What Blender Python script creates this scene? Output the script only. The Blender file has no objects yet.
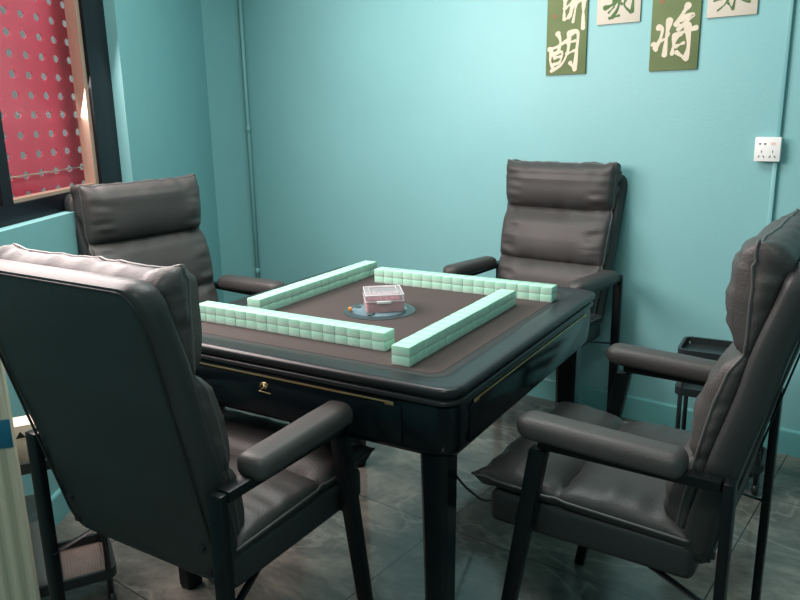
import bpy, bmesh, math, random
from mathutils import Vector, Matrix, noise
random.seed(7)
C = bpy.context.scene.collection
S = bpy.context.scene
PI = math.pi

# ------------------------------------------------------------------ camera
def rot(pitch, roll, yaw):
    return Matrix.Rotation(yaw, 3, 'Z') @ Matrix.Rotation(PI/2-pitch, 3, 'X') @ Matrix.Rotation(roll, 3, 'Z')
F_PX = 752.76
cam = bpy.data.cameras.new('camera'); camo = bpy.data.objects.new('camera', cam); C.objects.link(camo)
cam.sensor_width = 36.0; cam.lens = F_PX/800*36.0; cam.clip_start = .02
camo.matrix_world = Matrix.Translation((1.1174, -1.7393, 1.3155)) @ rot(.2459, -.0193, .5414).to_4x4()
S.camera = camo

# ------------------------------------------------------------------ room frame (walls are turned against the table)
RA = math.radians(-6.455)
T2 = Vector((math.cos(RA), math.sin(RA))); N2 = Vector((-T2.y, T2.x))
def RM(t, n, z=0.0):
    p = T2*t + N2*n
    return Vector((p.x, p.y, z))
WA = math.radians(33.5)                       # the window wall stands askew
E0 = RM(-2.105, 1.158); E0 = Vector((E0.x, E0.y))
WD = T2*math.sin(WA) - N2*math.cos(WA)        # along the window wall, towards the viewer
WN = Vector((-WD.y, WD.x))                    # into the room
def WP(s, off, z):                            # off > 0: out of the room
    p = E0 + WD*s - WN*off
    return Vector((p.x, p.y, z))

# ------------------------------------------------------------------ light
def lin(c):
    return tuple(((x/255)/12.92 if x/255 <= .04045 else ((x/255+.055)/1.055)**2.4) for x in c)
w = bpy.data.worlds.new('sky'); S.world = w; w.use_nodes = True
bg = w.node_tree.nodes['Background']; bg.inputs[0].default_value = (.93, .97, 1, 1); bg.inputs[1].default_value = 5.0
def area(name, loc, target, sx, sy, power, col):
    l = bpy.data.lights.new(name, 'AREA'); l.shape = 'RECTANGLE'; l.size = sx; l.size_y = sy; l.energy = power; l.color = col
    o = bpy.data.objects.new(name, l); C.objects.link(o); o.location = loc
    o.rotation_euler = (Vector(target)-Vector(loc)).to_track_quat('-Z', 'Y').to_euler()
    return o
area('ceiling_lamp_light', RM(-.15, .15, 2.66), RM(-.15, .15, 0), .9, .9, 24, (.93, 1.0, .97))
area('ceiling_lamp_light', RM(1.25, -1.9, 2.66), RM(1.25, -1.9, 0), .6, .6, 14, (1.0, .97, .93))
area('window_daylight', WP(2.0, -.03, 1.75), WP(2.0, -3, .95), 1.6, .9, 43, (1.0, .87, .84))
S.view_settings.view_transform = 'Standard'
try: S.view_settings.look = 'None'
except Exception: pass
S.view_settings.gamma = 1; S.view_settings.use_curve_mapping = False
S.view_settings.exposure = 0.54

# ------------------------------------------------------------------ materials
def mat(name, col, rough=.5, metal=0, spec=.5, bump=0, bscale=60, vary=0, vscale=4, trans=0, alpha=1, coat=0, ior=1.45, detail=4):
    m = bpy.data.materials.new(name); m.use_nodes = True; nt = m.node_tree; b = nt.nodes['Principled BSDF']
    b.inputs['Base Color'].default_value = (*col, 1); b.inputs['Roughness'].default_value = rough
    b.inputs['Metallic'].default_value = metal; b.inputs['Specular IOR Level'].default_value = spec
    b.inputs['Transmission Weight'].default_value = trans; b.inputs['Alpha'].default_value = alpha
    b.inputs['Coat Weight'].default_value = coat; b.inputs['IOR'].default_value = ior
    tc = nt.nodes.new('ShaderNodeTexCoord')
    if vary:
        n = nt.nodes.new('ShaderNodeTexNoise'); n.inputs['Scale'].default_value = vscale; n.inputs['Detail'].default_value = detail
        nt.links.new(tc.outputs['Object'], n.inputs['Vector'])
        r = nt.nodes.new('ShaderNodeValToRGB')
        r.color_ramp.elements[0].position = .3; r.color_ramp.elements[1].position = .7
        r.color_ramp.elements[0].color = (*[c*(1-vary) for c in col], 1); r.color_ramp.elements[1].color = (*[min(1, c*(1+vary)) for c in col], 1)
        nt.links.new(n.outputs['Fac'], r.inputs[0]); nt.links.new(r.outputs[0], b.inputs['Base Color'])
    if bump:
        n = nt.nodes.new('ShaderNodeTexNoise'); n.inputs['Scale'].default_value = bscale; n.inputs['Detail'].default_value = 3
        nt.links.new(tc.outputs['Object'], n.inputs['Vector'])
        bp = nt.nodes.new('ShaderNodeBump'); bp.inputs['Strength'].default_value = bump; bp.inputs['Distance'].default_value = .01
        nt.links.new(n.outputs['Fac'], bp.inputs['Height']); nt.links.new(bp.outputs[0], b.inputs['Normal'])
    return m
M_wall = mat('teal_paint', (.205, .435, .445), .42, spec=.35, bump=.06, bscale=90, vary=.03, vscale=2)
M_ceil = mat('white_ceiling_paint', (.75, .77, .75), .8)
M_base = mat('teal_skirting_gloss', (.16, .42, .42), .25, spec=.5, vary=.03)
M_pipe = mat('teal_painted_conduit', (.19, .42, .43), .38, spec=.35, vary=.04)
M_leather = mat('charcoal_leather', (.050, .048, .0465), .47, spec=.38, bump=.12, bscale=220, vary=.08, vscale=3)
M_leather_shade = mat('shaded_charcoal_leather', (.027, .031, .031), .45, spec=.36, bump=.08, bscale=240, vary=.06, vscale=3)  # shell, base: charcoal leather with shade and teal reflection put into the colour
M_piping = mat('grey_piping', (.080, .080, .078), .4, vary=.05)
M_seam = mat('black_piping', (.012, .014, .014), .5, vary=.05)
M_frame = mat('black_lacquered_frame', (.0045, .006, .007), .36, spec=.28, vary=.1, vscale=6)
M_tblack = mat('black_gloss_lacquer', (.003, .006, .008), .17, spec=.26, coat=0, vary=.15, vscale=3)
M_rail = mat('dark_rail_laminate', (.016, .017, .019), .32, spec=.36, vary=.1, vscale=5)
M_felt = mat('grey_brown_felt', (.062, .050, .047), .85, spec=.2, bump=.25, bscale=500, vary=.06, vscale=5)
M_feltb = mat('dark_felt_border', (.026, .029, .029), .6, spec=.3, vary=.06)
M_gold = mat('brushed_gold', (.62, .47, .24), .3, metal=.9, vary=.08, vscale=12)
M_tile = mat('mint_tile_back', (.36, .64, .50), .25, spec=.5, vary=.03, vscale=20)
M_tilef = mat('pale_mint_tile_face', (.45, .64, .54), .3, spec=.5, vary=.03, vscale=20)
M_white = mat('white_plastic', (.78, .78, .76), .35, vary=.02)
M_black = mat('black_plastic', (.015, .015, .016), .4, vary=.1)
M_tray = mat('black_metal_tray', (.022, .028, .03), .35, metal=.2, vary=.1)
M_mesh = mat('brown_perforated_metal', (.20, .14, .12), .4, metal=.3, vary=.08, vscale=30)
M_alu = mat('champagne_aluminium', (.52, .36, .27), .35, metal=.35, vary=.08)
M_wf = mat('black_window_frame', (.006, .006, .010), .4, spec=.25, vary=.1)
M_cream = mat('cream_board', (.70, .63, .48), .6, vary=.05, vscale=10)
M_carton = mat('cream_carton', (.78, .66, .54), .6, vary=.05)
M_pinkc = mat('pink_carton', (.74, .48, .40), .6, vary=.05)
M_blue = mat('blue_label', (.01, .13, .22), .5, vary=.15, vscale=30)
M_olive = mat('olive_green_card', (.135, .175, .080), .7, vary=.25, vscale=3, spec=.2)
M_card = mat('cream_card', (.56, .51, .43), .7, vary=.04, spec=.2)
M_ink = mat('green_ink', (.085, .15, .06), .7, vary=.2, vscale=30, spec=.2)
M_creamink = mat('cream_ink', (.60, .53, .42), .7, vary=.05, vscale=30, spec=.2)
M_seal = mat('red_seal_ink', (.28, .10, .05), .7, vary=.1)
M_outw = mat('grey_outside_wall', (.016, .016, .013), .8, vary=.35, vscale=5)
M_concrete = mat('outside_ground', (.25, .25, .24), .9, vary=.2)
M_pinkchips = mat('pink_counters', (.46, .17, .21), .35, vary=.25, vscale=60)
M_pinkbox = mat('pink_translucent_plastic', (.62, .40, .42), .25, alpha=.55, vary=.1, vscale=30)
M_clear = mat('clear_milky_plastic', (.50, .53, .55), .15, alpha=.42, spec=.6, vary=.02)
M_clearrim = mat('frosted_plastic_rim', (.68, .66, .68), .2, alpha=.7, vary=.02)
M_orange = mat('orange_plastic', (.75, .30, .06), .4, vary=.1)
M_dome = mat('blue_grey_clear_dome', (.16, .25, .29), .08, alpha=.75, spec=.7, vary=.2, vscale=25)
M_ring = mat('dark_grey_ring', (.035, .055, .06), .3, vary=.1)
M_seat_w = mat('white_ceramic', (.8, .8, .8), .3)

def translucent_board():
    m = bpy.data.materials.new('pink_translucent_board'); m.use_nodes = True; nt = m.node_tree; b = nt.nodes['Principled BSDF']
    tc = nt.nodes.new('ShaderNodeTexCoord'); n = nt.nodes.new('ShaderNodeTexNoise'); n.inputs['Scale'].default_value = 2.3; n.inputs['Detail'].default_value = 5
    nt.links.new(tc.outputs['Object'], n.inputs['Vector'])
    r = nt.nodes.new('ShaderNodeValToRGB'); r.color_ramp.elements[0].position = .3; r.color_ramp.elements[1].position = .75
    r.color_ramp.elements[0].color = (.90, .11, .19, 1); r.color_ramp.elements[1].color = (1.0, .26, .36, 1)
    nt.links.new(n.outputs['Fac'], r.inputs[0]); nt.links.new(r.outputs[0], b.inputs['Base Color']); b.inputs['Roughness'].default_value = .5
    tr = nt.nodes.new('ShaderNodeBsdfTranslucent'); nt.links.new(r.outputs[0], tr.inputs[0])
    mx = nt.nodes.new('ShaderNodeMixShader'); mx.inputs[0].default_value = .65
    nt.links.new(b.outputs[0], mx.inputs[1]); nt.links.new(tr.outputs[0], mx.inputs[2])
    nt.links.new(mx.outputs[0], nt.nodes['Material Output'].inputs[0])
    return m
M_pink = translucent_board()
def glass_pane():
    m = bpy.data.materials.new('window_glass'); m.use_nodes = True; nt = m.node_tree
    g = nt.nodes.new('ShaderNodeBsdfGlossy'); g.inputs['Roughness'].default_value = .03
    tr = nt.nodes.new('ShaderNodeBsdfTransparent')
    mx = nt.nodes.new('ShaderNodeMixShader'); mx.inputs[0].default_value = .04; nt.links.new(tr.outputs[0], mx.inputs[1]); nt.links.new(g.outputs[0], mx.inputs[2])
    nt.links.new(mx.outputs[0], nt.nodes['Material Output'].inputs[0]); return m
M_glass = glass_pane()
def ribbed():
    m = mat('cream_ribbed_board', (.62, .58, .44), .55); nt = m.node_tree; b = nt.nodes['Principled BSDF']
    tc = nt.nodes.new('ShaderNodeTexCoord'); wv = nt.nodes.new('ShaderNodeTexWave'); wv.inputs['Scale'].default_value = 9; wv.inputs['Distortion'].default_value = .8
    wv.inputs['Detail'].default_value = 2
    mp = nt.nodes.new('ShaderNodeMapping'); mp.inputs['Scale'].default_value = (1, 1, .08)
    nt.links.new(tc.outputs['Object'], mp.inputs[0]); nt.links.new(mp.outputs[0], wv.inputs[0])
    r = nt.nodes.new('ShaderNodeValToRGB'); r.color_ramp.elements[0].color = (.42, .41, .30, 1); r.color_ramp.elements[1].color = (.66, .61, .47, 1)
    nt.links.new(wv.outputs[1], r.inputs[0]); nt.links.new(r.outputs[0], b.inputs['Base Color']); return m
M_rib = ribbed()
def floor_mat():
    m = bpy.data.materials.new('polished_grey_marble_tile'); m.use_nodes = True; nt = m.node_tree; b = nt.nodes['Principled BSDF']; L = nt.links
    N = nt.nodes.new
    geo = N('ShaderNodeNewGeometry'); mp = N('ShaderNodeMapping'); mp.vector_type = 'POINT'
    mp.inputs['Rotation'].default_value = (0, 0, -RA)
    L.new(geo.outputs['Position'], mp.inputs[0])
    mp2 = N('ShaderNodeMapping'); mp2.inputs['Rotation'].default_value = (0, 0, .7); mp2.inputs['Scale'].default_value = (1.1, 1.7, 1); L.new(geo.outputs['Position'], mp2.inputs[0])
    n1 = N('ShaderNodeTexNoise'); n1.inputs['Scale'].default_value = 2.4; n1.inputs['Detail'].default_value = 11; n1.inputs['Roughness'].default_value = .72; n1.inputs['Distortion'].default_value = .35
    L.new(mp2.outputs[0], n1.inputs['Vector'])
    r = N('ShaderNodeValToRGB'); e = r.color_ramp.elements
    e[0].position = .36; e[0].color = (.060, .062, .057, 1); e[1].position = .74; e[1].color = (.34, .31, .26, 1)
    x = e.new(.5); x.color = (.125, .122, .108, 1)
    L.new(n1.outputs['Fac'], r.inputs[0])
    # thin veins
    n2 = N('ShaderNodeTexNoise'); n2.inputs['Scale'].default_value = 1.6; n2.inputs['Detail'].default_value = 9; n2.inputs['Distortion'].default_value = .7
    L.new(mp2.outputs[0], n2.inputs['Vector'])
    s1 = N('ShaderNodeMath'); s1.operation = 'SUBTRACT'; s1.inputs[1].default_value = .5; L.new(n2.outputs['Fac'], s1.inputs[0])
    s2 = N('ShaderNodeMath'); s2.operation = 'ABSOLUTE'; L.new(s1.outputs[0], s2.inputs[0])
    rv = N('ShaderNodeValToRGB'); rv.color_ramp.elements[0].color = (.36, .36, .36, 1); rv.color_ramp.elements[1].color = (0, 0, 0, 1); rv.color_ramp.elements[1].position = .014
    L.new(s2.outputs[0], rv.inputs[0])
    mv = N('ShaderNodeMix'); mv.data_type = 'RGBA'; L.new(rv.outputs[0], mv.inputs[0]); L.new(r.outputs[0], mv.inputs[6]); mv.inputs[7].default_value = (.36, .34, .30, 1)
    # joints: 0.8 m tiles in the room's directions
    sep = N('ShaderNodeSeparateXYZ'); L.new(mp.outputs[0], sep.inputs[0])
    def joint(sock, off):
        a = N('ShaderNodeMath'); a.operation = 'SUBTRACT'; a.inputs[1].default_value = off; L.new(sock, a.inputs[0])
        p = N('ShaderNodeMath'); p.operation = 'PINGPONG'; p.inputs[1].default_value = .4; L.new(a.outputs[0], p.inputs[0])
        q = N('ShaderNodeMath'); q.operation = 'LESS_THAN'; q.inputs[1].default_value = .0020; L.new(p.outputs[0], q.inputs[0]); return q
    jx = joint(sep.outputs[0], .061); jy = joint(sep.outputs[1], .22)
    mxj = N('ShaderNodeMath'); mxj.operation = 'MAXIMUM'; L.new(jx.outputs[0], mxj.inputs[0]); L.new(jy.outputs[0], mxj.inputs[1])
    mj = N('ShaderNodeMix'); mj.data_type = 'RGBA'; L.new(mxj.outputs[0], mj.inputs[0]); L.new(mv.outputs[2], mj.inputs[6]); mj.inputs[7].default_value = (.035, .037, .035, 1)
    L.new(mj.outputs[2], b.inputs['Base Color']); b.inputs['Roughness'].default_value = .13; b.inputs['Specular IOR Level'].default_value = .6
    return m
M_floor = floor_mat()

# ------------------------------------------------------------------ helpers
def link(name, bm, m, parent=None, smooth=True, angle=None, mats=None):
    me = bpy.data.meshes.new(name); bmesh.ops.recalc_face_normals(bm, faces=bm.faces[:]); bm.to_mesh(me); bm.free()
    for p in me.polygons: p.use_smooth = smooth
    for x in (mats or [m]): me.materials.append(x)
    o = bpy.data.objects.new(name, me); C.objects.link(o)
    if smooth and angle is not None:
        me.set_sharp_from_angle(angle=math.radians(angle))
    if parent: o.parent = parent
    return o
def tag(o, label, cat, group=None):
    o['label'] = label; o['category'] = cat
    if group: o['group'] = group
    return o
def thing(name, label, cat, loc=(0, 0, 0), rz=0, group=None):
    o = bpy.data.objects.new(name, None); C.objects.link(o); o.location = loc; o.rotation_euler = (0, 0, rz); o.empty_display_size = .1
    return tag(o, label, cat, group)
def struct(o):
    o['kind'] = 'structure'; return o
def box(bm, c, s, rz=0, bevel=0, seg=2, rx=0):
    r = bmesh.ops.create_cube(bm, size=1)
    mtx = Matrix.Translation(c) @ Matrix.Rotation(rz, 4, 'Z') @ Matrix.Rotation(rx, 4, 'X') @ Matrix.Diagonal((*s, 1))
    bmesh.ops.transform(bm, matrix=mtx, verts=r['verts'])
    if bevel:
        es = {e for v in r['verts'] for e in v.link_edges}
        bmesh.ops.bevel(bm, geom=list(es), offset=bevel, segments=seg, profile=.5, affect='EDGES')
    return bm
def bxo(name, c, s, m, parent=None, rz=0, bevel=.002, seg=2, rx=0):
    bm = bmesh.new(); box(bm, c, s, rz, bevel, seg, rx); return link(name, bm, m, parent, True, 35)
def poly_prism(bm, pts, z0, z1):
    a = [bm.verts.new((p[0], p[1], z0)) for p in pts]; b = [bm.verts.new((p[0], p[1], z1)) for p in pts]
    n = len(pts); bm.faces.new(a[::-1]); bm.faces.new(b)
    for i in range(n): bm.faces.new((a[i], a[(i+1) % n], b[(i+1) % n], b[i]))
def tube(bm, pts, r, n=10, closed=False, caps=True):
    pts = [Vector(p) for p in pts]; rings = []; L = len(pts); up = None
    for i, p in enumerate(pts):
        d = (pts[(i+1) % L]-pts[i-1]) if closed else (pts[min(i+1, L-1)]-pts[max(i-1, 0)])
        d.normalize()
        if up is None: up = d.orthogonal().normalized()
        up = (up - d*up.dot(d)).normalized(); s = d.cross(up)
        rr = r[i] if isinstance(r, (list, tuple)) else r
        rings.append([bm.verts.new(p+(up*math.cos(2*PI*k/n)+s*math.sin(2*PI*k/n))*rr) for k in range(n)])
    rng = range(L if closed else L-1)
    for i in rng:
        A = rings[i]; B = rings[(i+1) % L]
        for k in range(n): bm.faces.new((A[k], A[(k+1) % n], B[(k+1) % n], B[k]))
    if caps and not closed: bm.faces.new(rings[0][::-1]); bm.faces.new(rings[-1])
def bar(bm, p0, p1, w0, d0, w1=None, d1=None):
    """straight bar from p0 to p1; w along local x, d along local y (ends cut level)"""
    w1 = w0 if w1 is None else w1; d1 = d0 if d1 is None else d1
    V = [bm.verts.new(Vector(p)+Vector((a*w/2, b*d/2, 0))) for p, w, d in ((p0, w0, d0), (p1, w1, d1)) for a, b in ((-1, -1), (1, -1), (1, 1), (-1, 1))]
    for f in ((3, 2, 1, 0), (4, 5, 6, 7), (0, 1, 5, 4), (1, 2, 6, 5), (2, 3, 7, 6), (3, 0, 4, 7)): bm.faces.new([V[i] for i in f])
    bmesh.ops.bevel(bm, geom=list({e for v in V for e in v.link_edges}), offset=.003, segments=2, profile=.5, affect='EDGES')
def rrect(w, h, r, n=6):
    """outline of a rounded rectangle, half sizes w, h"""
    out = []
    for cx, cy, a0 in ((w-r, h-r, 0), (-w+r, h-r, PI/2), (-w+r, -h+r, PI), (w-r, -h+r, 1.5*PI)):
        for k in range(n+1):
            a = a0+PI/2*k/n; out.append((cx+r*math.cos(a), cy+r*math.sin(a)))
    return out
def ring_stack(bm, rings, cap0=True, cap1=True):
    """rings: list of (list of 3D points); bridge them"""
    R = [[bm.verts.new(p) for p in r] for r in rings]; n = len(R[0])
    for a, b in zip(R, R[1:]):
        for i in range(n): bm.faces.new((a[i], a[(i+1) % n], b[(i+1) % n], b[i]))
    if cap0: bm.faces.new(R[0][::-1])
    if cap1: bm.faces.new(R[-1])
def lathe(bm, prof, n=40, c=(0, 0, 0)):
    R = []
    for r, z in prof:
        R.append([bm.verts.new((c[0]+r*math.cos(2*PI*k/n), c[1]+r*math.sin(2*PI*k/n), c[2]+z)) for k in range(n)])
    for a, b in zip(R, R[1:]):
        for k in range(n): bm.faces.new((a[k], a[(k+1) % n], b[(k+1) % n], b[k]))
    bm.faces.new(R[0][::-1]); bm.faces.new(R[-1])

# ------------------------------------------------------------------ the setting
H = 2.75
def prism_struct(name, pts, z0, z1, m):
    bm = bmesh.new(); poly_prism(bm, [(p.x, p.y) for p in pts], z0, z1); return struct(link(name, bm, m, None, False))
prism_struct('floor', [RM(-3.2, 1.7), RM(-3.2, -3.4), RM(2.4, -3.4), RM(2.4, 1.7)][::-1], -.1, 0, M_floor)
prism_struct('ceiling', [RM(-3.2, 1.7), RM(-3.2, -3.4), RM(2.4, -3.4), RM(2.4, 1.7)][::-1], H, H+.1, M_ceil)
NB = 1.4258
prism_struct('wall_back', [RM(-2.25, NB), RM(2.2, NB), RM(2.2, NB+.15), RM(-2.25, NB+.15)], 0, H, M_wall)
prism_struct('wall_left_return', [RM(-2.105, 1.158), RM(-2.105, NB), RM(-2.25, NB), RM(-2.25, 1.158)], 0, H, M_wall)
prism_struct('wall_right', [RM(2.05, NB), RM(2.05, -3.2), RM(2.2, -3.2), RM(2.2, NB)], 0, H, M_wall)
prism_struct('wall_front', [RM(.3, -3.05), RM(2.2, -3.05), RM(2.2, -3.2), RM(.3, -3.2)], 0, H, M_wall)
# window wall with an opening
S0, S1, ZB, ZT = 1.10, 3.3, .993, 2.35
WT = .14
bm = bmesh.new()
def wseg(s0, s1, z0, z1):
    P = [WP(s0, 0, 0), WP(s1, 0, 0), WP(s1, WT, 0), WP(s0, WT, 0)]
    poly_prism(bm, [(p.x, p.y) for p in P], z0, z1)
wseg(0, S0, 0, H); wseg(S1, 5.05, 0, H); wseg(S0, S1, 0, ZB); wseg(S0, S1, ZT, H)
struct(link('wall_left', bm, M_wall, None, False))
# skirting boards: tile strip with a small projecting top edge
def skirting(name, p0, p1, inward):
    p0 = Vector(p0); p1 = Vector(p1); q = Vector(inward).normalized()
    prof = [(0, 0), (.012, 0), (.012, .094), (.009, .1), (0, .102)]
    bm = bmesh.new(); ring_stack(bm, [[p+q*a+Vector((0, 0, z)) for a, z in prof] for p in (p0, p1)])
    return struct(link(name, bm, M_base, None, False))
skirting('baseboard_back', RM(-2.105, NB), RM(2.05, NB), RM(0, -1))
skirting('baseboard_left', WP(0, 0, 0), WP(4.9, 0, 0), (WN.x, WN.y, 0))
skirting('baseboard_left_return', RM(-2.105, 1.158), RM(-2.105, NB), RM(1, 0))
skirting('baseboard_right', RM(2.05, NB), RM(2.05, -3.05), RM(-1, 0))

# window: black frame, champagne sash edge, glass
def wbox(bm, s0, s1, o0, o1, z0, z1):
    P = [WP(s0, o0, 0), WP(s1, o0, 0), WP(s1, o1, 0), WP(s0, o1, 0)]
    poly_prism(bm, [(p.x, p.y) for p in P], z0, z1)
win = bpy.data.objects.new('window_1', None); C.objects.link(win); win['kind'] = 'structure'
bm = bmesh.new()
wbox(bm, S0, 1.285, .045, .11, ZB, ZT); wbox(bm, 1.285, S1-.06, .045, .11, ZB, 1.055); wbox(bm, 1.285, S1-.06, .045, .11, ZT-.06, ZT); wbox(bm, S1-.06, S1, .045, .11, ZB, ZT)
wbox(bm, 1.906, 1.962, .045, .11, 1.055, ZT-.06); wbox(bm, 2.62, 2.676, .045, .11, 1.055, ZT-.06)
link('window_frame', bm, M_wf, win, False)
bm = bmesh.new()
for a, b in ((1.285, 1.906), (1.962, 2.62), (2.676, S1-.06)):
    wbox(bm, a, a+.028, .058, .10, 1.055, ZT-.06); wbox(bm, b-.018, b, .058, .10, 1.055, ZT-.06)
    wbox(bm, a+.028, b-.018, .058, .10, 1.055, 1.066); wbox(bm, a+.028, b-.018, .058, .10, ZT-.08, ZT-.06)
link('sash', bm, M_alu, win, False)
bm = bmesh.new()
for a, b in ((1.285, 1.906), (1.962, 2.62), (2.676, S1-.06)): wbox(bm, a, b, .078, .083, 1.06, ZT-.06)
link('window_glass', bm, M_glass, win, False)

# outside: perforated pink board, grey wall behind, ground
root = thing('perforated_board', 'pink perforated plastic board with rows of round holes outside the window', 'board', WP(2.2, .17, 0))
bm = bmesh.new(); off = .17; ox, oz = WP(2.2, .17, 0), 0
def board_cell(s0, z0, dx, dz, rx, rz):
    cx, cz = s0+dx/2, z0+dz/2; n = 16; inner = []; outer = []
    for k in range(n):
        a = 2*PI*(k+.5)/n-PI/4*0; ca, sa = math.cos(a), math.sin(a)
        inner.append((cx+rx*ca, cz+rz*sa)); m_ = max(abs(ca), abs(sa)); outer.append((cx+dx/2*ca/m_, cz+dz/2*sa/m_))
    for o_, flip in ((off, 0), (off+.006, 1)):
        I = [bm.verts.new(WP(s, o_, z)-ox) for s, z in inner]; O = [bm.verts.new(WP(s, o_, z)-ox) for s, z in outer]
        for k in range(n): bm.faces.new((I[k], I[(k+1) % n], O[(k+1) % n], O[k]))
        # corners of the cell
        for cs, cz_, k0 in ((1, 1, 1), (-1, 1, 5), (-1, -1, 9), (1, -1, 13)):
            c_ = bm.verts.new(WP(cx+cs*dx/2, o_, cz+cz_*dz/2)-ox)
            bm.faces.new((O[k0], O[(k0+1) % n], c_))
        if not flip: I0 = I
        else:
            for k in range(n): bm.faces.new((I0[k], I0[(k+1) % n], I[(k+1) % n], I[k]))
DX, DZ = .104, .0685
for i in range(-6, 19):
    for j in range(0, 16):
        board_cell(1.126+i*DX, 1.03-.012+j*DZ, DX, DZ, .0225, .0145)
bmesh.ops.remove_doubles(bm, verts=bm.verts[:], dist=.0002)
link('board_sheet', bm, M_pink, root, False)
bm = bmesh.new(); tube(bm, [WP(.72, off-.012, 1.122)-ox, WP(3.0, off-.012, 1.122)-ox], .0035, 8); link('tension_wire', bm, M_alu, root)
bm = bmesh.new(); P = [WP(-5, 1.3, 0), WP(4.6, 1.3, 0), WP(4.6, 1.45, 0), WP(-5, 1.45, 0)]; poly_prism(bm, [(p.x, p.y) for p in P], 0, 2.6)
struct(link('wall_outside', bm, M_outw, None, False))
bm = bmesh.new(); P = [WP(-5, .15, 0), WP(5, .15, 0), WP(5, 1.3, 0), WP(-5, 1.3, 0)]; poly_prism(bm, [(p.x, p.y) for p in P], -.1, -.001)
struct(link('ground_outside', bm, M_concrete, None, False))

# ceiling lamps (out of the photograph, they light the room)
for (t_, n_, s_, where) in ((-.15, .15, 1.0, 'over the mahjong table'), (1.25, -1.9, .7, 'near the doorway side')):
    cl = thing('ceiling_lamp', 'flat square ceiling lamp '+where, 'lamp', RM(t_, n_, H-.07), RA)
    bm = bmesh.new(); ring_stack(bm, [[(x, y, z) for x, y in rrect(s_/2-i_, s_/2-i_, .05)] for z, i_ in ((.0, 0), (.06, 0), (.07, .02))]); link('lamp_housing', bm, M_white, cl, True, 40)

# conduits on the back wall
bm = bmesh.new(); p = RM(-2.083, NB-.013); tube(bm, [(p.x, p.y, .0), (p.x, p.y, H)], .0105, 14)
cp = link('conduit', bm, M_pipe); cp.name = 'conduit'; tag(cp, 'thin teal conduit running up the left corner of the back wall', 'pipe')
bm = bmesh.new()
bm.free()
for z in (.396, 1.231, 2.1):
    bm = bmesh.new(); tube(bm, [(p.x, p.y, z-.018), (p.x, p.y, z+.018)], .013, 14); link('coupling', bm, M_pipe, cp)
bm = bmesh.new(); p = RM(.7145, NB-.008); box(bm, (p.x, p.y, (1.2+H)/2), (.015, .013, H-1.2), RA, .002); box(bm, (p.x, p.y, (.1+1.11)/2), (.015, .013, 1.01), RA, .002)
tag(link('conduit', bm, M_pipe, None, True, 35), 'teal wall trunking passing behind the white socket at right', 'pipe')

# socket
so = thing('wall_socket', 'white square power socket on the teal back wall', 'socket', RM(.688, NB, 1.157), RA)
bxo('socket_box', (0, -.013, 0), (.082, .026, .082), M_white, so, bevel=.003)
bxo('face_plate', (0, -.029, 0), (.087, .007, .087), M_white, so, bevel=.003)
bm = bmesh.new()
def hole(x, z, w, h, ry=0):
    r = bmesh.ops.create_cube(bm, size=1); bmesh.ops.transform(bm, matrix=Matrix.Translation((x, -.0328, z)) @ Matrix.Rotation(ry, 4, 'Y') @ Matrix.Diagonal((w, .0012, h, 1)), verts=r['verts'])
hole(-.026, .019, .007, .005); hole(-.009, .019, .007, .005); link('pin_holes', bm, M_black, so, False)
for cx in (-.019, .018):
    bm = bmesh.new(); hole(cx, -.008, .0026, .008); hole(cx-.008, -.026, .0028, .009, .5); hole(cx+.008, -.026, .0028, .009, -.5); link('socket_slots', bm, M_black, so, False)
bm = bmesh.new(); hole(.018, .02, .014, .009); link('usb_port', bm, M_pinkc, so, False)

# ------------------------------------------------------------------ calligraphy boards
def brush(bm, pts, wd, y=-.0072, th=.0012, wob=.12, seed=0):
    """a brush stroke: thick flat ribbon with round ends in the board plane (x, z)"""
    P = [Vector((a, b)) for a, b in pts]; sm = []
    for i in range(len(P)-1):
        p0 = P[max(i-1, 0)]; p1 = P[i]; p2 = P[i+1]; p3 = P[min(i+2, len(P)-1)]
        for k in range(6):
            t = k/6; sm.append(.5*((2*p1)+(p2-p0)*t+(2*p0-5*p1+4*p2-p3)*t*t+(3*p1-p0-3*p2+p3)*t**3))
    sm.append(P[-1]); n = len(sm); Lf = []; Rg = []
    d0 = (sm[1]-sm[0]).normalized(); d1 = (sm[-1]-sm[-2]).normalized()
    for i in range(n):
        d = (sm[min(i+1, n-1)]-sm[max(i-1, 0)]).normalized(); q = Vector((-d.y, d.x)); u = i/(n-1)
        w_ = wd/2*(.82+.28*math.cos(u*PI*2)+wob*noise.noise(Vector((seed*3.1+u*7, seed, 0)))*2)*(1-.25*u)
        Lf.append(sm[i]+q*w_); Rg.append(sm[i]-q*w_)
    w0 = (Lf[0]-Rg[0]).length/2; w1 = (Lf[-1]-Rg[-1]).length/2
    c0 = [sm[0]-d0*w0*math.cos(a)*.8+Vector((-d0.y, d0.x))*w0*math.sin(a) for a in (-1.0, -.5, 0, .5, 1.0)]
    c1 = [sm[-1]+d1*w1*math.cos(a)*.8+Vector((-d1.y, d1.x))*w1*math.sin(a) for a in (1.0, .5, 0, -.5, -1.0)]
    def quad(A, B, Cc, D):
        f = [Vector((v.x, y-th, v.y)) for v in (A, B, Cc, D)]; g = [Vector((v.x, y, v.y)) for v in (A, B, Cc, D)]
        V = [bm.verts.new(v) for v in f+g]; bm.faces.new(V[:4])
        bm.faces.new((V[0], V[4], V[5], V[1])); bm.faces.new((V[3], V[2], V[6], V[7]))
    for i in range(n-1): quad(Lf[i], Lf[i+1], Rg[i+1], Rg[i])
    for cap, a, b in ((c0, Rg[0], Lf[0]), (c1, Lf[-1], Rg[-1])):
        V = [bm.verts.new(Vector((v.x, y-th, v.y))) for v in [a]+cap+[b]]; bm.faces.new(V)
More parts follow.
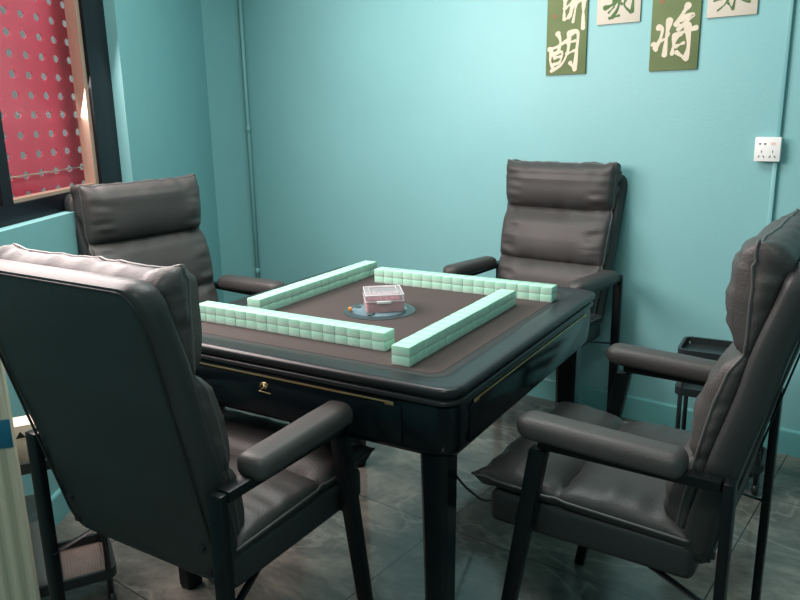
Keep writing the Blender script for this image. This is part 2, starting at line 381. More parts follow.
def poster(label, t0, t1, z0, z1, mboard, mink, strokes, ox_, oz_, k, seal=None, tilt=0):
    cx = (t0+t1)/2; r = thing('calligraphy_board', label, 'wall sign', RM(cx, NB-.001, z0), RA)
    hw = (t1-t0)/2
    bxo('board', (0, -.004, (z1-z0)/2), (2*hw, .007, z1-z0), mboard, r, bevel=.001)
    for g in strokes:
        bm = bmesh.new()
        for i, (pts, wd) in enumerate(g):
            # tiny depth steps keep overlapping strokes apart
            brush(bm, [((x-ox_)*k-hw, (oz_-y_)*k) for x, y_ in pts], wd*k, y=-.0076, th=.0008+.00007*i, seed=i+len(label))
        link('brush_character', bm, mink, r, False)
    if seal: bxo('seal', ((seal[0]-ox_)*k-hw, -.0078, (oz_-seal[1])*k), (.012, .0006, .016), M_seal, r, bevel=0)
    return r
_W = 1.22
hu = [([(130, 285), (150, 335), (135, 405)], 28), ([(68, 385), (120, 372), (198, 335)], 26), ([(85, 400), (78, 460), (98, 505)], 24), ([(95, 420), (165, 405), (150, 470), (105, 485)], 22),
      ([(215, 290), (208, 400), (165, 485), (88, 528)], 24), ([(212, 292), (275, 285), (272, 400), (262, 525)], 32), ([(205, 350), (262, 338)], 20), ([(200, 420), (258, 400)], 20), ([(228, 480), (262, 528)], 24), ([(110, 440), (160, 435)], 24)]
ting = [([(178, 72), (172, 130), (172, 195)], 24), ([(172, 128), (212, 104), (235, 80)], 20), ([(225, 100), (215, 150), (198, 190)], 20), ([(175, 195), (210, 188)], 20), ([(240, 18), (262, 45), (240, 100), (215, 180)], 24), ([(328, 35), (290, 62), (262, 88)], 26),
        ([(258, 92), (250, 150), (238, 218)], 22), ([(262, 95), (335, 72)], 22), ([(312, 78), (310, 160), (312, 262)], 32)]
top1 = [([(105, -60), (112, -20), (120, 30)], 26), ([(60, -80), (200, -100), (300, -90)], 26), ([(250, -150), (240, -60)], 28), ([(90, -180), (300, -190)], 26)]
poster('tall olive green board with cream brush characters, leftmost of the four wall signs', -.210, -.032, 1.45, 2.02, M_olive, M_creamink, [[(p_, w_*_W) for p_, w_ in g] for g in (hu, ting, top1)], 45, 555, .000605, (100, 170))
jiang = [([(82, 235), (112, 255), (98, 330), (62, 392)], 38), ([(48, 360), (72, 402)], 34), ([(165, 190), (150, 300), (140, 445)], 42), ([(108, 335), (150, 318), (165, 285)], 20),
         ([(300, 90), (262, 150), (215, 225)], 40), ([(252, 185), (345, 160), (300, 205), (235, 262)], 36), ([(222, 215), (262, 240)], 30), ([(212, 312), (290, 278), (372, 258)], 40),
         ([(305, 235), (322, 380), (308, 470)], 46), ([(312, 478), (268, 455), (232, 428)], 36), ([(212, 330), (200, 440)], 34), ([(225, 385), (285, 362)], 26), ([(222, 330), (262, 300)], 24)]
small = [([(x, -8), (x+3, 14)], 9) for x in (205, 222, 238, 258, 275, 292, 318, 338, 358, 380)] + [([(230, 12), (246, 12)], 7), ([(285, 12), (300, 12)], 7)]
poster('tall olive green board with one large cream character and small writing above it', .230, .412, 1.447, 2.0, M_olive, M_creamink, [[(p_, w_*_W) for p_, w_ in jiang], small], 22, 562, .000487, (100, 45))
p2 = [([(195, 125), (280, 100), (345, 55)], 62), ([(290, -120), (300, -20), (318, 90)], 56), ([(400, -60), (372, 130), (300, 245)], 62), ([(250, 185), (318, 120)], 26), ([(262, 252), (390, 228)], 36), ([(480, 20), (450, 110), (540, 205)], 42),
      ([(565, -120), (562, 60), (555, 195)], 58), ([(340, 40), (420, 95)], 42), ([(200, -90), (400, -130)], 50), ([(440, -110), (580, -150)], 50), ([(500, -200), (470, -40)], 50)]
poster('cream card with green brush writing between the two olive boards', .008, .184, 1.634, 1.84, M_card, M_ink, [p2], 92, 322, .00031)
p4 = [([(175, 25), (265, 12)], 26), ([(345, 28), (300, 90), (225, 148)], 28), ([(345, 60), (410, 142)], 30), ([(428, -120), (430, 20), (412, 145)], 46), ([(500, 15), (545, 55), (608, 70)], 44), ([(180, -55), (400, -85), (620, -95)], 36), ([(300, -200), (300, -110)], 36), ([(520, -200), (520, -110)], 36), ([(290, -205), (530, -215)], 32)]
poster('cream card with green brush writing, rightmost of the four wall signs', .433, .605, 1.625, 1.83, M_card, M_ink, [p4], 92, 228, .00028)

# ------------------------------------------------------------------ mahjong table
tb = thing('mahjong_table', 'square black lacquered mahjong table with grey-brown felt top in the middle', 'table', (.012, .015, 0))
GX, GY = -.007, .014                           # the table is a little deeper than wide
TZ = .7655
# rail (ring): outer edge rounded, groove under the lip
bm = bmesh.new(); n_ = 8
rail = [(.412, .052, .7575), (.412, .052, .7650), (.416, .052, .7668), (.430, .054, .7672), (.458, .056, .7685), (.470, .058, .7690), (.4765, .060, .7665), (.479, .062, .760), (.4775, .062, .752), (.472, .060, .7475), (.4665, .058, .7465), (.4665, .058, .742), (.472, .06, .7405), (.4745, .06, .736), (.4725, .06, .729), (.464, .058, .7255), (.44, .05, .7255)]
R = [[(x, y, z) for x, y in rrect(w_+GX, w_+GY, r_-.012, n_)] for w_, r_, z in rail]
ring_stack(bm, R, False, False)
link('rail', bm, M_rail, tb, True, 50)
bm = bmesh.new(); poly_prism(bm, rrect(.4125+GX, .4125+GY, .04, 8), .745, .7648); link('felt_border', bm, M_feltb, tb, False)
bm = bmesh.new(); poly_prism(bm, rrect(.392+GX, .392+GY, .03, 8), .7640, TZ); link('felt', bm, M_felt, tb, False)
# apron
bm = bmesh.new(); R = [[(x, y, z) for x, y in rrect(w_+GX, w_+GY, r_-.008, 6)] for w_, r_, z in ((.462, .05, .7256), (.466, .05, .722), (.466, .05, .66), (.463, .05, .622), (.452, .05, .604), (.42, .05, .600))]
ring_stack(bm, R); link('apron', bm, M_tblack, tb, True, 50)
for k in range(4):
    a = k*PI/2; G = GX if k % 2 else GY; gl = .385 if k % 2 else .318
    # drawer panel with its gold strip
    dm = bmesh.new(); box(dm, (0, -.4672-G, .668), (2*gl+.04, .006, .088), 0, .002); bmesh.ops.transform(dm, matrix=Matrix.Rotation(a, 4, 'Z'), verts=dm.verts)
    dr = link('drawer_front', dm, M_tblack, tb, True, 35)
    gm = bmesh.new(); box(gm, (0, -.4705-G, .7165), (2*gl, .004, .0042), 0, .001)
    for sx in (-1, 1): box(gm, (sx*(gl-.008), -.4705-G, .7145), (.022, .0042, .0085), 0, .001)
    bmesh.ops.transform(gm, matrix=Matrix.Rotation(a, 4, 'Z'), verts=gm.verts)
    link('gold_strip', gm, M_gold, tb, True, 35)
    if k: continue
    lg = bmesh.new()
    for pts, r_ in (([(-.013, 0, .004), (-.008, 0, .013), (.002, 0, .016), (.011, 0, .012)], .0026), ([(-.004, 0, .012), (.003, 0, .008), (.009, 0, .006)], .0030), ([(.001, 0, .009), (-.004, 0, .002), (-.010, 0, -.001)], .0024), ([(.004, 0, .006), (.002, 0, .000)], .0018)):
        tube(lg, [(x-.036, -.4712-G, z+.684) for x, _, z in pts], r_, 6)
    for q in range(6): box(lg, (-.052+q*.0062, -.4712-G, .677-.0004*q), (.0042, .0015, .0032))
    link('emblem', lg, M_gold, tb)
# legs with chamfered outer corners
for sx, sy in ((1, -1), (1, 1), (-1, 1), (-1, -1)):
    bm = bmesh.new(); R = []
    for z, h in ((0, .024), (.012, .027), (.3, .029), (.60, .033), (.61, .033)):
        c = .010; pr_ = [(h, h-c), (h-c, h), (-h+c, h), (-h, h-c), (-h, -h+c), (-h+c, -h), (h-c, -h), (h, -h+c)]
        R.append([(x+sx*(.418+GX)-(.010 if sx > 0 else 0), y+sy*(.418+GY), z) for x, y in pr_])
    ring_stack(bm, R); lg = link('leg', bm, M_tblack, tb, False)
    bm = bmesh.new(); q = [(0, 0), (.05, 0), (.05, .006), (.006, .05), (0, .05)]
    poly = [(sx*(.392+GX-a_), sy*(.392+GY), .604-b_) for a_, b_ in q]
    v = [[bm.verts.new((x, y+o_*sy, z)) for x, y, z in poly] for o_ in (0, .012)]
    bm.faces.new(v[0]); bm.faces.new(v[1][::-1])
    for i in range(5): bm.faces.new((v[0][i], v[0][(i+1) % 5], v[1][(i+1) % 5], v[1][i]))
    link('corner_brace', bm, M_tblack, lg, False)
# machine housing under the top
bm = bmesh.new(); R = [[(x, y, z) for x, y in rrect(w_, w_, .05, 6)] for w_, z in ((.33, .60), (.31, .585))]
ring_stack(bm, R); link('machine_housing', bm, M_black, tb, True, 40)
# centre console: dark ring, clear dome and buttons
bm = bmesh.new(); lathe(bm, [(.102, 0), (.102, .0016), (.098, .0030), (.080, .0036), (.078, .0028)], 56, (-.012, -.010, TZ)); cc = link('centre_ring', bm, M_ring, tb, True, 50)
bm = bmesh.new(); lathe(bm, [(.079, .0026), (.079, .0045), (.074, .0062), (.05, .0078), (.01, .0082)], 48, (-.012, -.010, TZ)); link('dome', bm, M_dome, cc, True, 50)
for a in (.2, 1.8, 3.4, 4.9):
    bm = bmesh.new(); lathe(bm, [(.012, 0), (.012, .0035), (.009, .005), (.002, .005)], 20, (-.012+.066*math.cos(a), -.010+.066*math.sin(a), TZ+.005)); link('button', bm, M_ring, cc)
# black power cable
bm = bmesh.new()
pts = [(.10, .20, .59), (.12, .12, .42), (.15, .14, .27), (.17, .26, .12), (.18, .42, .02), (.24, .7, .006), (.40, 1.1, .006), (.55, 1.36, .006)]
sm = []
for i in range(len(pts)-1):
    p0, p1, p2, p3 = [Vector(pts[min(max(j, 0), len(pts)-1)]) for j in (i-1, i, i+1, i+2)]
    for k in range(8):
        t = k/8; sm.append(.5*((2*p1)+(p2-p0)*t+(2*p0-5*p1+4*p2-p3)*t*t+(3*p1-p0-3*p2+p3)*t**3))
sm.append(Vector(pts[-1])); tube(bm, sm, .004, 8)
tag(link('power_cable', bm, M_black), 'thin black power cable drooping from under the table to the floor', 'cable')

# ------------------------------------------------------------------ tiles: four walls of 17 x 2
def tile_mesh():
    bm = bmesh.new(); box(bm, (0, 0, .0228/2), (.0358, .0468, .0226), 0, .0017, 2)
    me = bpy.data.meshes.new('mahjong_tile')
    bm.verts.ensure_lookup_table()
    bmesh.ops.bisect_plane(bm, geom=bm.verts[:]+bm.edges[:]+bm.faces[:], plane_co=(0, 0, .0095), plane_no=(0, 0, 1))
    for f in bm.faces: f.material_index = 0 if f.calc_center_median().z > .0095 else 1
    bmesh.ops.recalc_face_normals(bm, faces=bm.faces[:]); bm.to_mesh(me); bm.free()
    for p in me.polygons: p.use_smooth = True
    me.set_sharp_from_angle(angle=math.radians(40)); me.materials.append(M_tile); me.materials.append(M_tilef); return me
TM = tile_mesh()
ORD = ['first', 'second', 'third', 'fourth', 'fifth', 'sixth', 'seventh', 'eighth', 'ninth', 'tenth', 'eleventh', 'twelfth', 'thirteenth', 'fourteenth', 'fifteenth', 'sixteenth', 'seventeenth']
def tile_wall(x0, y0, dx, dy, rz, desc, end, group):
    for lay in (0, 1):
        for k in range(17):
            o = bpy.data.objects.new('mahjong_tile', TM); C.objects.link(o)
            jx, jy = random.uniform(-.0004, .0004), random.uniform(-.0006, .0006)
            o.location = (x0+dx*(k+.5)*.036+jy*dy, y0+dy*(k+.5)*.036+jy*dx, TZ+.0001+lay*.0227)
            o.rotation_euler = (0, 0, rz+random.uniform(-.006, .006))
            tag(o, f"mint green mahjong tile, {'upper' if lay else 'lower'} layer of the {desc}, {ORD[k]} from {end}", 'mahjong tile', group)
tile_wall(-.399, -.2855, 1, 0, 0, 'near tile wall', 'its left end', 'mahjong tiles in the near wall')
tile_wall(.2975, -.379, 0, 1, PI/2, 'right tile wall', 'its near end', 'mahjong tiles in the right wall')
tile_wall(-.210, .3295, 1, 0, 0, 'far tile wall', 'its left end', 'mahjong tiles in the far wall')
tile_wall(-.2955, -.191, 0, 1, PI/2, 'left tile wall', 'its near end', 'mahjong tiles in the left wall')

# ------------------------------------------------------------------ small plastic box on the centre console
pb = thing('plastic_box', 'small pink plastic box with clear hinged lid on the table centre', 'box', (.004, .020, TZ+.0084), math.radians(37))
hx, hy, hz = .053, .058, .038   # half sizes; long side runs away from the latch
def shell_box(bm, hx, hy, z0, z1, r, t):
    o = rrect(hx, hy, r, 4); i = rrect(hx-t, hy-t, max(r-t, .001), 4)
    ring_stack(bm, [[(x, y, z1-0) for x, y in i], [(x, y, z0+t) for x, y in i]], False, True)
    ring_stack(bm, [[(x, y, z1) for x, y in i], [(x, y, z1) for x, y in o], [(x, y, z0) for x, y in o]], False, True)
bm = bmesh.new(); shell_box(bm, hx, hy, 0, .031, .006, .0018); link('box_base', bm, M_pinkbox, pb, True, 40)
bm = bmesh.new(); ring_stack(bm, [[(x, y, z) for x, y in rrect(hx+.0015, hy+.0015, .007, 4)] for z in (.029, .046)] + [[(x, y, .048) for x, y in rrect(hx-.001, hy-.001, .006, 4)], [(x, y, .048) for x, y in rrect(hx-.012, hy-.012, .004, 4)], [(x, y, .0465) for x, y in rrect(hx-.013, hy-.013, .004, 4)]], False, True)
lid = link('box_lid', bm, M_clear, pb, True, 40)
bm = bmesh.new()
tube(bm, [(x, y, .0475) for x, y in rrect(hx, hy, .006, 4)], .0018, 6, True); tube(bm, [(x, y, .030) for x, y in rrect(hx+.001, hy+.001, .006, 4)], .0017, 6, True)
tube(bm, [(x, y, .0485) for x, y in rrect(hx-.014, hy-.014, .004, 4)], .0012, 6, True)
link('lid_rim', bm, M_clearrim, lid)
bm = bmesh.new(); box(bm, (-.003, -hy-.0035, .0285), (.040, .005, .008), 0, .0015); link('latch', bm, M_white, pb)
# pink counters in the box
for k in range(6):
    for j in range(2):
        o = bxo('counter_stack', (-.039+k*.0156, -.026+j*.052, .0178), (.0138, .047, .030), M_pinkchips, pb, bevel=.002)
od = thing('dice', 'small orange dice beside the left foot of the pink box', 'dice', (-.062, -.052, TZ+.0062), .4)
bxo('die', (0, 0, .0045), (.010, .010, .010), M_orange, od, bevel=.0015)

# ------------------------------------------------------------------ chairs
def spaced(n, dense=.0):
    """parameter values -1..1, denser towards the borders"""
    out = []
    for i in range(n+1):
        u = -1+2*i/n; out.append(math.copysign(1-(1-abs(u))**1.35, u))
    return out
def pad(us, vs, front, back, puff=0, seed=0):
    """closed surface over a (u, v) grid; the borders of both sides are joined by a strip"""
    bm = bmesh.new(); A = [[bm.verts.new(front(u, v)) for u in us] for v in vs]; B = [[bm.verts.new(back(u, v)) for u in us] for v in vs]
    nu, nv = len(us), len(vs)
    for j in range(nv-1):
        for i in range(nu-1):
            bm.faces.new((A[j][i], A[j][i+1], A[j+1][i+1], A[j+1][i])); bm.faces.new((B[j][i], B[j+1][i], B[j+1][i+1], B[j][i+1]))
    rim = [(0, i) for i in range(nu)]+[(j, nu-1) for j in range(1, nv)]+[(nv-1, i) for i in range(nu-2, -1, -1)]+[(j, 0) for j in range(nv-2, 0, -1)]
    for k in range(len(rim)):
        a, b = rim[k], rim[(k+1) % len(rim)]
        if not puff: bm.faces.new((A[a[0]][a[1]], B[a[0]][a[1]], B[b[0]][b[1]], A[b[0]][b[1]]))
    if puff:
        # puckered side band between the two faces
        n = len(rim); cen = sum((A[j][i].co for j, i in rim), Vector())/n; mids = []
        for k in range(n):
            a = A[rim[k][0]][rim[k][1]].co; b = B[rim[k][0]][rim[k][1]].co
            tg = A[rim[(k+1) % n][0]][rim[(k+1) % n][1]].co-A[rim[k-1][0]][rim[k-1][1]].co
            out = tg.cross(a-b)
            if out.length < 1e-9: out = a-cen
            out.normalize()
            if out.dot(a-cen) < 0: out = -out
            L_ = min((a-b).length/.05, 1)
            mids.append([bm.verts.new(b.lerp(a, t)+out*puff*L_*math.sin(PI*t)*(1+.9*noise.noise(a*38+Vector((seed, 0, 0))))) for t in (.2, .4, .6, .8)])
        for k in range(n):
            m = (k+1) % n
            ca = [B[rim[k][0]][rim[k][1]]]+mids[k]+[A[rim[k][0]][rim[k][1]]]; cb = [B[rim[m][0]][rim[m][1]]]+mids[m]+[A[rim[m][0]][rim[m][1]]]
            for q in range(5): bm.faces.new((ca[q], cb[q], cb[q+1], ca[q+1]))
    return bm, [A[j][i].co.copy() for j, i in rim]
def corner_clamp(x, s, w, h, r):
    """round the corners of a w x h (half size) rectangle"""
    ax, as_ = abs(x), abs(s)
    if ax > w-r and as_ > h-r:
        dx, ds = ax-(w-r), as_-(h-r)
        # map the square corner onto a quarter disc
        m_ = max(dx, ds); l_ = math.hypot(dx, ds)
        if l_ > 0: f = m_/l_; dx *= f; ds *= f
        ax, as_ = w-r+dx, h-r+ds
    return math.copysign(ax, x), math.copysign(as_, s)
def interp(tab, x):
    if x <= tab[0][0]: return tab[0][1]
    for (a, b), (c, d) in zip(tab, tab[1:]):
        if x <= c: f = (x-a)/(c-a); f = f*f*(3-2*f)*.3+f*.7; return b+(d-b)*f
    return tab[-1][1]
REAR = [(.40, -.196), (.52, -.218), (.62, -.240), (.85, -.298), (1.045, -.352)]   # z -> y of the shell's rear face
def rear_y(z): return interp(REAR, z)
SH_T = .062
def chair_shell():
    z0, z1 = .405, 1.052; zc = (z0+z1)/2; hh = (z1-z0)/2
    us = spaced(22); vs = spaced(34)
    def width(z): return interp([(.40, .240), (.62, .251), (.75, .258), (1.05, .264)], z)
    def pos(u, v, side):
        x, s = corner_clamp(u, v*hh, 1, hh, .07) if False else (u, v*hh)
        z = zc+s; w_ = width(z)
        X, Zs = corner_clamp(u*w_, s, w_, hh, .045 if s > 0 else .07)
        z = zc+Zs
        d = min(w_-abs(X), hh-abs(Zs)); 
        rc = .045 if s > 0 else .07
        cx, cs = abs(X)-(w_-rc), abs(Zs)-(hh-rc)
        if cx > 0 and cs > 0: d = rc-math.hypot(cx, cs)
        d = max(d, 0); e = .014
        fall = (e-math.sqrt(max(e*e-(e-min(d, e))**2, 0)))
        nrm = Vector((0, -.97, -.0)); y = rear_y(z)
        if side == 'b': return Vector((X, y+fall, z))
        return Vector((X, y+SH_T-fall, z))
    bm, _ = pad(us, vs, lambda u, v: pos(u, v, 'f'), lambda u, v: pos(u, v, 'b'))
    seam = []
    for x, s in rrect(1, 1, .18, 8):
        z = zc+s*(hh-.014); w_ = width(z)-.012; seam.append(Vector((x*w_, rear_y(z)+.001, z)))
    return bm, seam
def wrinkle(p, amp, sc, seed):
    return amp*noise.noise(Vector((p[0]*sc+seed*5.3, p[1]*sc, p[2]*sc+seed)))
def back_cushion(seed, top, cre):
    """three puffed rolls over the shell front; v runs from the seat to the top edge"""
    creases = (0, cre[0], cre[1], 1.0); z0, z1 = .475, top
    us = spaced(30); N = 72
    vs = [k/N for k in range(N+1)]
    def base(v):
        z = z0+(z1-z0)*v; return rear_y(min(z, 1.06))+SH_T+(-.006 if z > 1.04 else 0), z
    def wd(v):
        w_ = interp([(0, .222), (.3, .238), (.62, .243), (.66, .241), (1, .246)], v)
        for c in creases[1:3]: w_ -= .006*math.exp(-((v-c)/.018)**2)
        return w_
    gus = lambda v: interp([(0, .016), (.3, .022), (.5, .030), (.6, .026), (.665, .010), (.70, .014), (.85, .040), (.96, .060), (1, .058)], v)
    def front(u, v):
        y0, z = base(v); k = 0
        while k < 2 and v > creases[k+1]: k += 1
        a, b = creases[k], creases[k+1]; t = (v-a)/(b-a)
        amp = (.050, .040, .056)[k]
        prof = max(0, 1-abs(2*t-1)**2.6)**.55
        if k == 2: prof = max(0, 1-abs(2*t-1.0)**3)**.6
        side = max(0, 1-abs(u)**5)**.5
        X = u*wd(v)
        # pinch folds near the side piping and above and below the creases
        edge = max(0, abs(u)-.62)/.38
        fold = edge*(1-edge)*.045*noise.noise(Vector((v*26, seed*3+u, u*2)))
        cr = math.exp(-min(abs(v-c) for c in creases[:])*26)
        fold2 = cr*.007*noise.noise(Vector((u*7, seed*2, v*6)))*2
        rimf = min(1, (1-abs(u))/.06)*min(1, (1-v)/.03, v/.03+.01)
        y = y0+gus(v)+amp*prof*(.28+.72*side)*(side if side < .3 else 1)+(fold+fold2)*rimf+wrinkle((X, z, 0), .005, 7, seed)*side
        z += (.006*noise.noise(Vector((u*7, seed, 0))) + .008*max(0, (abs(u)-.85)/.15))*max(0, v-.90)/.10
        if v > .9: z -= .010*(1-side)*0
        return Vector((X, y, z+.010*prof*(1 if k == 2 else .3)*(t-.5)))
    def back(u, v):
        y0, z = base(v); return Vector((u*(wd(v)-.004), y0-.002, z-.022*max(0, (v-.9)/.1)))
    return pad(us, vs, front, back, .012, seed)
def seat_cushion(seed):
    y0, y1 = -.165, .305; us = spaced(28); N = 52; vs = [k/N for k in range(N+1)]
    cre = (0, .60, 1.0)
    def zb(v): return .464+.016*v
    def wd(v): return .246-.006*math.exp(-((v-.6)/.03)**2)+.004*(v > .95)
    def front(u, v):
        k = 0 if v <= .6 else 1; a, b = cre[k], cre[k+1]; t = (v-a)/(b-a)
        prof = max(0, 1-abs(2*t-1)**2.8)**.55; side = max(0, 1-abs(u)**4.5)**.5
        edge = max(0, abs(u)-.6)/.4
        fold = edge*(1-edge)*.028*noise.noise(Vector((v*15, seed, u)))+math.exp(-min(abs(v-c) for c in cre)*24)*.012*noise.noise(Vector((u*6, seed, v*4)))
        z = zb(v)+.016+(.040 if k == 0 else .044)*prof*(.15+.85*side)*(side if side < .3 else 1)+fold*min(1, (1-abs(u))/.06)*min(1, (1-v)/.03, v/.03+.01)+wrinkle((u, v, 0), .005, 4, seed)*side
        y = y0+(y1-y0)*v
        if abs(u) > .9 and v > .92: y += .012*(abs(u)-.9)/.1; z += .004
        return Vector((u*wd(v), y, z))
    def back(u, v): return Vector((u*(wd(v)-.006), y0+(y1-.010-y0)*v, zb(v)-.002))
    return pad(us, vs, front, back)
def arm_pad(sx):
    """padded arm rest, rounded in front"""
    bm = bmesh.new(); R = []
    y0, y1 = -.160, .190; N = 30
    for k in range(N+1):
        t = k/N; y = y0+(y1-y0)*(1-math.cos(t*PI))/2
        dr = min((y-y0)/.022, 1); df = min((y1-y)/.036, 1)
        w_ = .038*math.sqrt(max(1-(1-dr)**2, .02))*math.sqrt(max(1-(1-df)**2, .02)); h = .0265*math.sqrt(max(1-(1-dr)**2, .03))*math.sqrt(max(1-(1-df)**2, .05))
        zc = .6570+.012*(y-y0)/(y1-y0); ring = []
        for a in range(24):
            an = 2*PI*a/24; ca, sa = math.cos(an), math.sin(an)
            ex = 2/3.0; X = math.copysign(abs(ca)**ex, ca); Z = math.copysign(abs(sa)**(ex if sa < 0 else 2/2.4), sa)
            ring.append((sx*.279+w_*X, y, zc+h*Z+wrinkle((X, y, Z), .0012, 18, sx)))
        R.append(ring)
    ring_stack(bm, R); return bm
def make_chair(label, loc, rz, seed, top=1.078, cre=(.30, .665)):
    c = thing('reclining_chair', label, 'chair', loc, rz, None)
    bm, seam = chair_shell(); sh = link('back_shell', bm, M_leather_shade, c, True, 60)
    bm = bmesh.new(); tube(bm, seam, .0028, 6, True); link('shell_piping', bm, M_seam, sh)
    bm, rim = back_cushion(seed, top, cre); bc = link('back_cushion', bm, M_leather, c, True, 75)
    bm = bmesh.new(); tube(bm, rim, .0034, 6, True); link('cushion_piping', bm, M_piping, bc)
    bm, rim = seat_cushion(seed+2); sc = link('seat_cushion', bm, M_leather, c, True, 75)
    bm = bmesh.new(); tube(bm, rim, .0034, 6, True); link('cushion_piping', bm, M_piping, sc)
    bm = bmesh.new(); box(bm, (0, .050, .427), (.484, .455, .082), 0, .018, 4); link('seat_base', bm, M_leather_shade, c, True, 50)
    for sx in (-1, 1):
        bm = bmesh.new(); bar(bm, (sx*.279, -.237, 0), (sx*.279, -.237, .645), .035, .020); p_ = link('rear_leg', bm, M_frame, c, True, 35)
        bm = bmesh.new(); bar(bm, (sx*.279, .240, 0), (sx*.279, .140, .618), .028, .028, .032, .038); link('front_leg', bm, M_frame, c, True, 35)
        bxo('arm_rail', (sx*.279, -.042, .634), (.032, .362, .022), M_frame, c, bevel=.002)
        link('arm_pad', arm_pad(sx), M_leather, c, True, 70)
        for z in (.44, .50):
            bm = bmesh.new(); r = bmesh.ops.create_cone(bm, cap_ends=True, segments=12, radius1=.008, radius2=.007, depth=.006)
            bmesh.ops.transform(bm, matrix=Matrix.Translation((sx*.205, rear_y(z)-.004, z)) @ Matrix.Rotation(PI/2, 4, 'X'), verts=r['verts'])
            link('bolt', bm, M_black, sh, True, 40)
    bxo('front_beam', (0, .185, .420), (.53, .030, .040), M_frame, c, bevel=.002)
    for sx in (-1, 1):
        bm = bmesh.new(); bar(bm, (sx*.262, -.237, .350), (sx*.215, -.06, .395), .016, .018); link('recline_strut', bm, M_frame, c, True, 35)
    return c
make_chair('charcoal leather reclining armchair seen from behind, nearest the viewer at left', (-.092, -.605, 0), math.radians(-1.0), 1.0, 1.058)
make_chair('charcoal leather reclining armchair at the right side of the table, seen from its side', (.765, -.062, 0), math.radians(86.7), 4.2)
make_chair('charcoal leather reclining armchair facing the viewer against the back wall', (.026, 1.109, 0), math.radians(172.9), 2.3, 1.092, (.345, .70))
make_chair('charcoal leather reclining armchair below the window at the left side of the table', (-.925, .165, 0), math.radians(-96.8), 3.1)

# ------------------------------------------------------------------ side trolleys
def perforated(bm, x0, x1, y0, y1, z, nx, ny, f=.30):
    """sheet with a grid of holes"""
    dx, dy = (x1-x0)/nx, (y1-y0)/ny
    for i in range(nx):
        for j in range(ny):
            a, b = x0+i*dx, y0+j*dy; ex, ey = dx*f, dy*f
            o = [bm.verts.new((p, q, z)) for p, q in ((a, b), (a+dx, b), (a+dx, b+dy), (a, b+dy))]
            n = [bm.verts.new((p, q, z)) for p, q in ((a+ex, b+ey), (a+dx-ex, b+ey), (a+dx-ex, b+dy-ey), (a+ex, b+dy-ey))]
            for k in range(4): bm.faces.new((o[k], o[(k+1) % 4], n[(k+1) % 4], n[k]))
    bmesh.ops.remove_doubles(bm, verts=bm.verts[:], dist=.0001)
def rounded_loop(hx, hy, z, r=.03, n=5): return [(x, y, z) for x, y in rrect(hx, hy, r, n)]
def trolley(label, loc, rz, hx, hy, tiers, mesh_tiers):
    r = thing('side_trolley', label, 'trolley', loc, rz)
    for z in tiers:
        bm = bmesh.new(); o = rrect(hx, hy, .03, 5); i = rrect(hx-.010, hy-.010, .022, 5)
        ring_stack(bm, [[(x, y, z-.014) for x, y in i], [(x, y, z-.014) for x, y in o], [(x, y, z+.014) for x, y in o], [(x, y, z+.014) for x, y in i], [(x, y, z-.014) for x, y in i]], False, False)
        tr = link('tray_rim', bm, M_tray, r, True, 40)
        bm = bmesh.new()
        if z in mesh_tiers: perforated(bm, -hx+.009, hx-.009, -hy+.009, hy-.009, z-.010, 34, 26)
        else: box(bm, (0, 0, z-.011), (2*hx-.018, 2*hy-.018, .004), 0, 0)
        link('tray_floor', bm, M_mesh if z in mesh_tiers else M_tray, tr, False)
        bm = bmesh.new(); box(bm, (0, 0, z-.012), (.012, 2*hy-.02, .006)); link('cross_bar', bm, M_tray, tr, False)
    for sx in (-1, 1):
        for sy in (-1, 1):
            bm = bmesh.new(); tube(bm, [(sx*(hx-.022), sy*(hy-.010), .022), (sx*(hx-.022), sy*(hy-.010), tiers[0])], .008, 10)
            lg = link('leg', bm, M_tray, r)
            bm = bmesh.new(); bmesh.ops.create_uvsphere(bm, u_segments=16, v_segments=10, radius=.0205)
            bmesh.ops.transform(bm, matrix=Matrix.Translation((sx*(hx-.022), sy*(hy-.010), .0205)) @ Matrix.Diagonal((.6, 1, 1, 1)), verts=bm.verts); link('castor', bm, M_black, lg)
    return r
trolley('black three-tier side trolley between the far chair and the right chair', (.805, .99, 0), math.radians(2), .155, .09, (.480, .34, .10), ())
TL = Vector((-.670, -.639, 0))
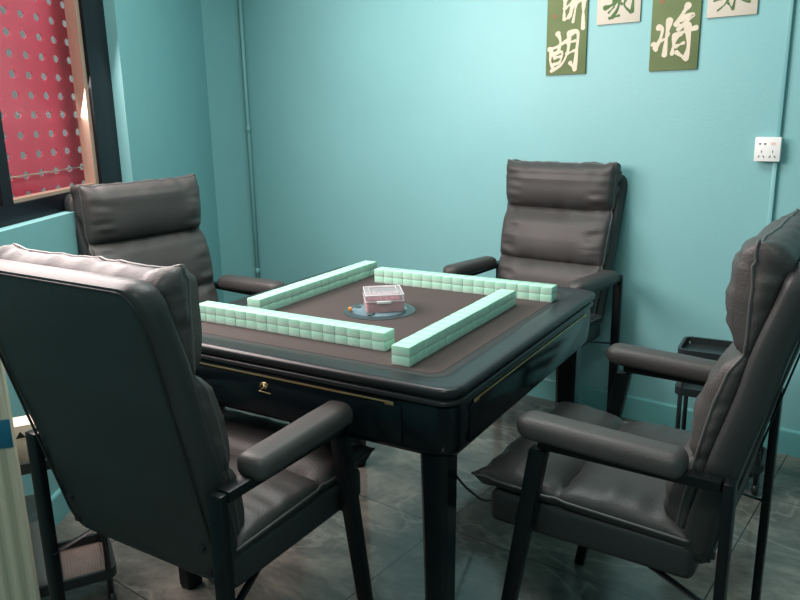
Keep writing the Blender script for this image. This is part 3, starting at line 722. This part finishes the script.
trolley('black side trolley with a brown perforated bottom shelf behind the near left chair', TL, math.radians(58), .14, .11, (.455, .10), (.10,))
TZ2 = .455-.0088
def carton(name, label, off_, s, m, rz, z=TZ2):
    r = thing(name, label, 'carton', (TL.x+off_[0], TL.y+off_[1], z), math.radians(58)+rz)
    bxo('carton_body', (0, 0, s[2]/2), s, m, r, bevel=.003)
    bxo('lid_flap', (0, 0, s[2]+.001), (s[0]*.98, s[1]*.98, .003), m, r, bevel=.001)
    return r
c1 = carton('carton', 'cream carton with a small black triangle mark on the left trolley', (-.015, -.045), (.075, .075, .10), M_carton, 0)
bm = bmesh.new(); v = [bm.verts.new(p) for p in ((-.012, -.0386, .070), (.012, -.0386, .070), (0, -.0386, .088))]; v2 = [bm.verts.new(p.co+Vector((0, .001, 0))) for p in v]
bm.faces.new(v); bm.faces.new(v2[::-1]); [bm.faces.new((v[i], v2[i], v2[(i+1) % 3], v[(i+1) % 3])) for i in range(3)]
link('triangle_mark', bm, M_black, c1, False)
carton('carton', 'pink carton standing right of the cream one on the left trolley', (.045, .035), (.065, .06, .075), M_pinkc, 0)
rb = thing('storage_bin', 'grey milky plastic bin below the top tray of the left trolley', 'bin', (TL.x-.040, TL.y-.064, .102-.009), math.radians(58))
bm = bmesh.new(); shell_box(bm, .045, .085, .001, .20, .012, .002); link('bin_body', bm, mat('milky_grey_plastic', (.5, .53, .53), .3, alpha=.7, vary=.1), rb, True, 40)

# ------------------------------------------------------------------ cream ribbed board at the left edge
rp = thing('ribbed_board', 'upright cream ribbed board at the left edge of the photo', 'board', (-.617, -.887, 0), math.radians(45))
bm = bmesh.new(); N = 26; W_ = .26; prof = []
for k in range(N*4+1):
    x = -W_/2+W_*k/(N*4); prof.append((x, -.012-.0022*abs(math.sin(k*PI/4))))
pts = prof+[(W_/2, .012), (-W_/2, .012)]
poly_prism(bm, pts, 0, .80); link('panel', bm, M_rib, rp, False)
bxo('blue_tape', (.085, -.0155, .60), (.09, .003, .07), M_blue, rp, bevel=.0005)
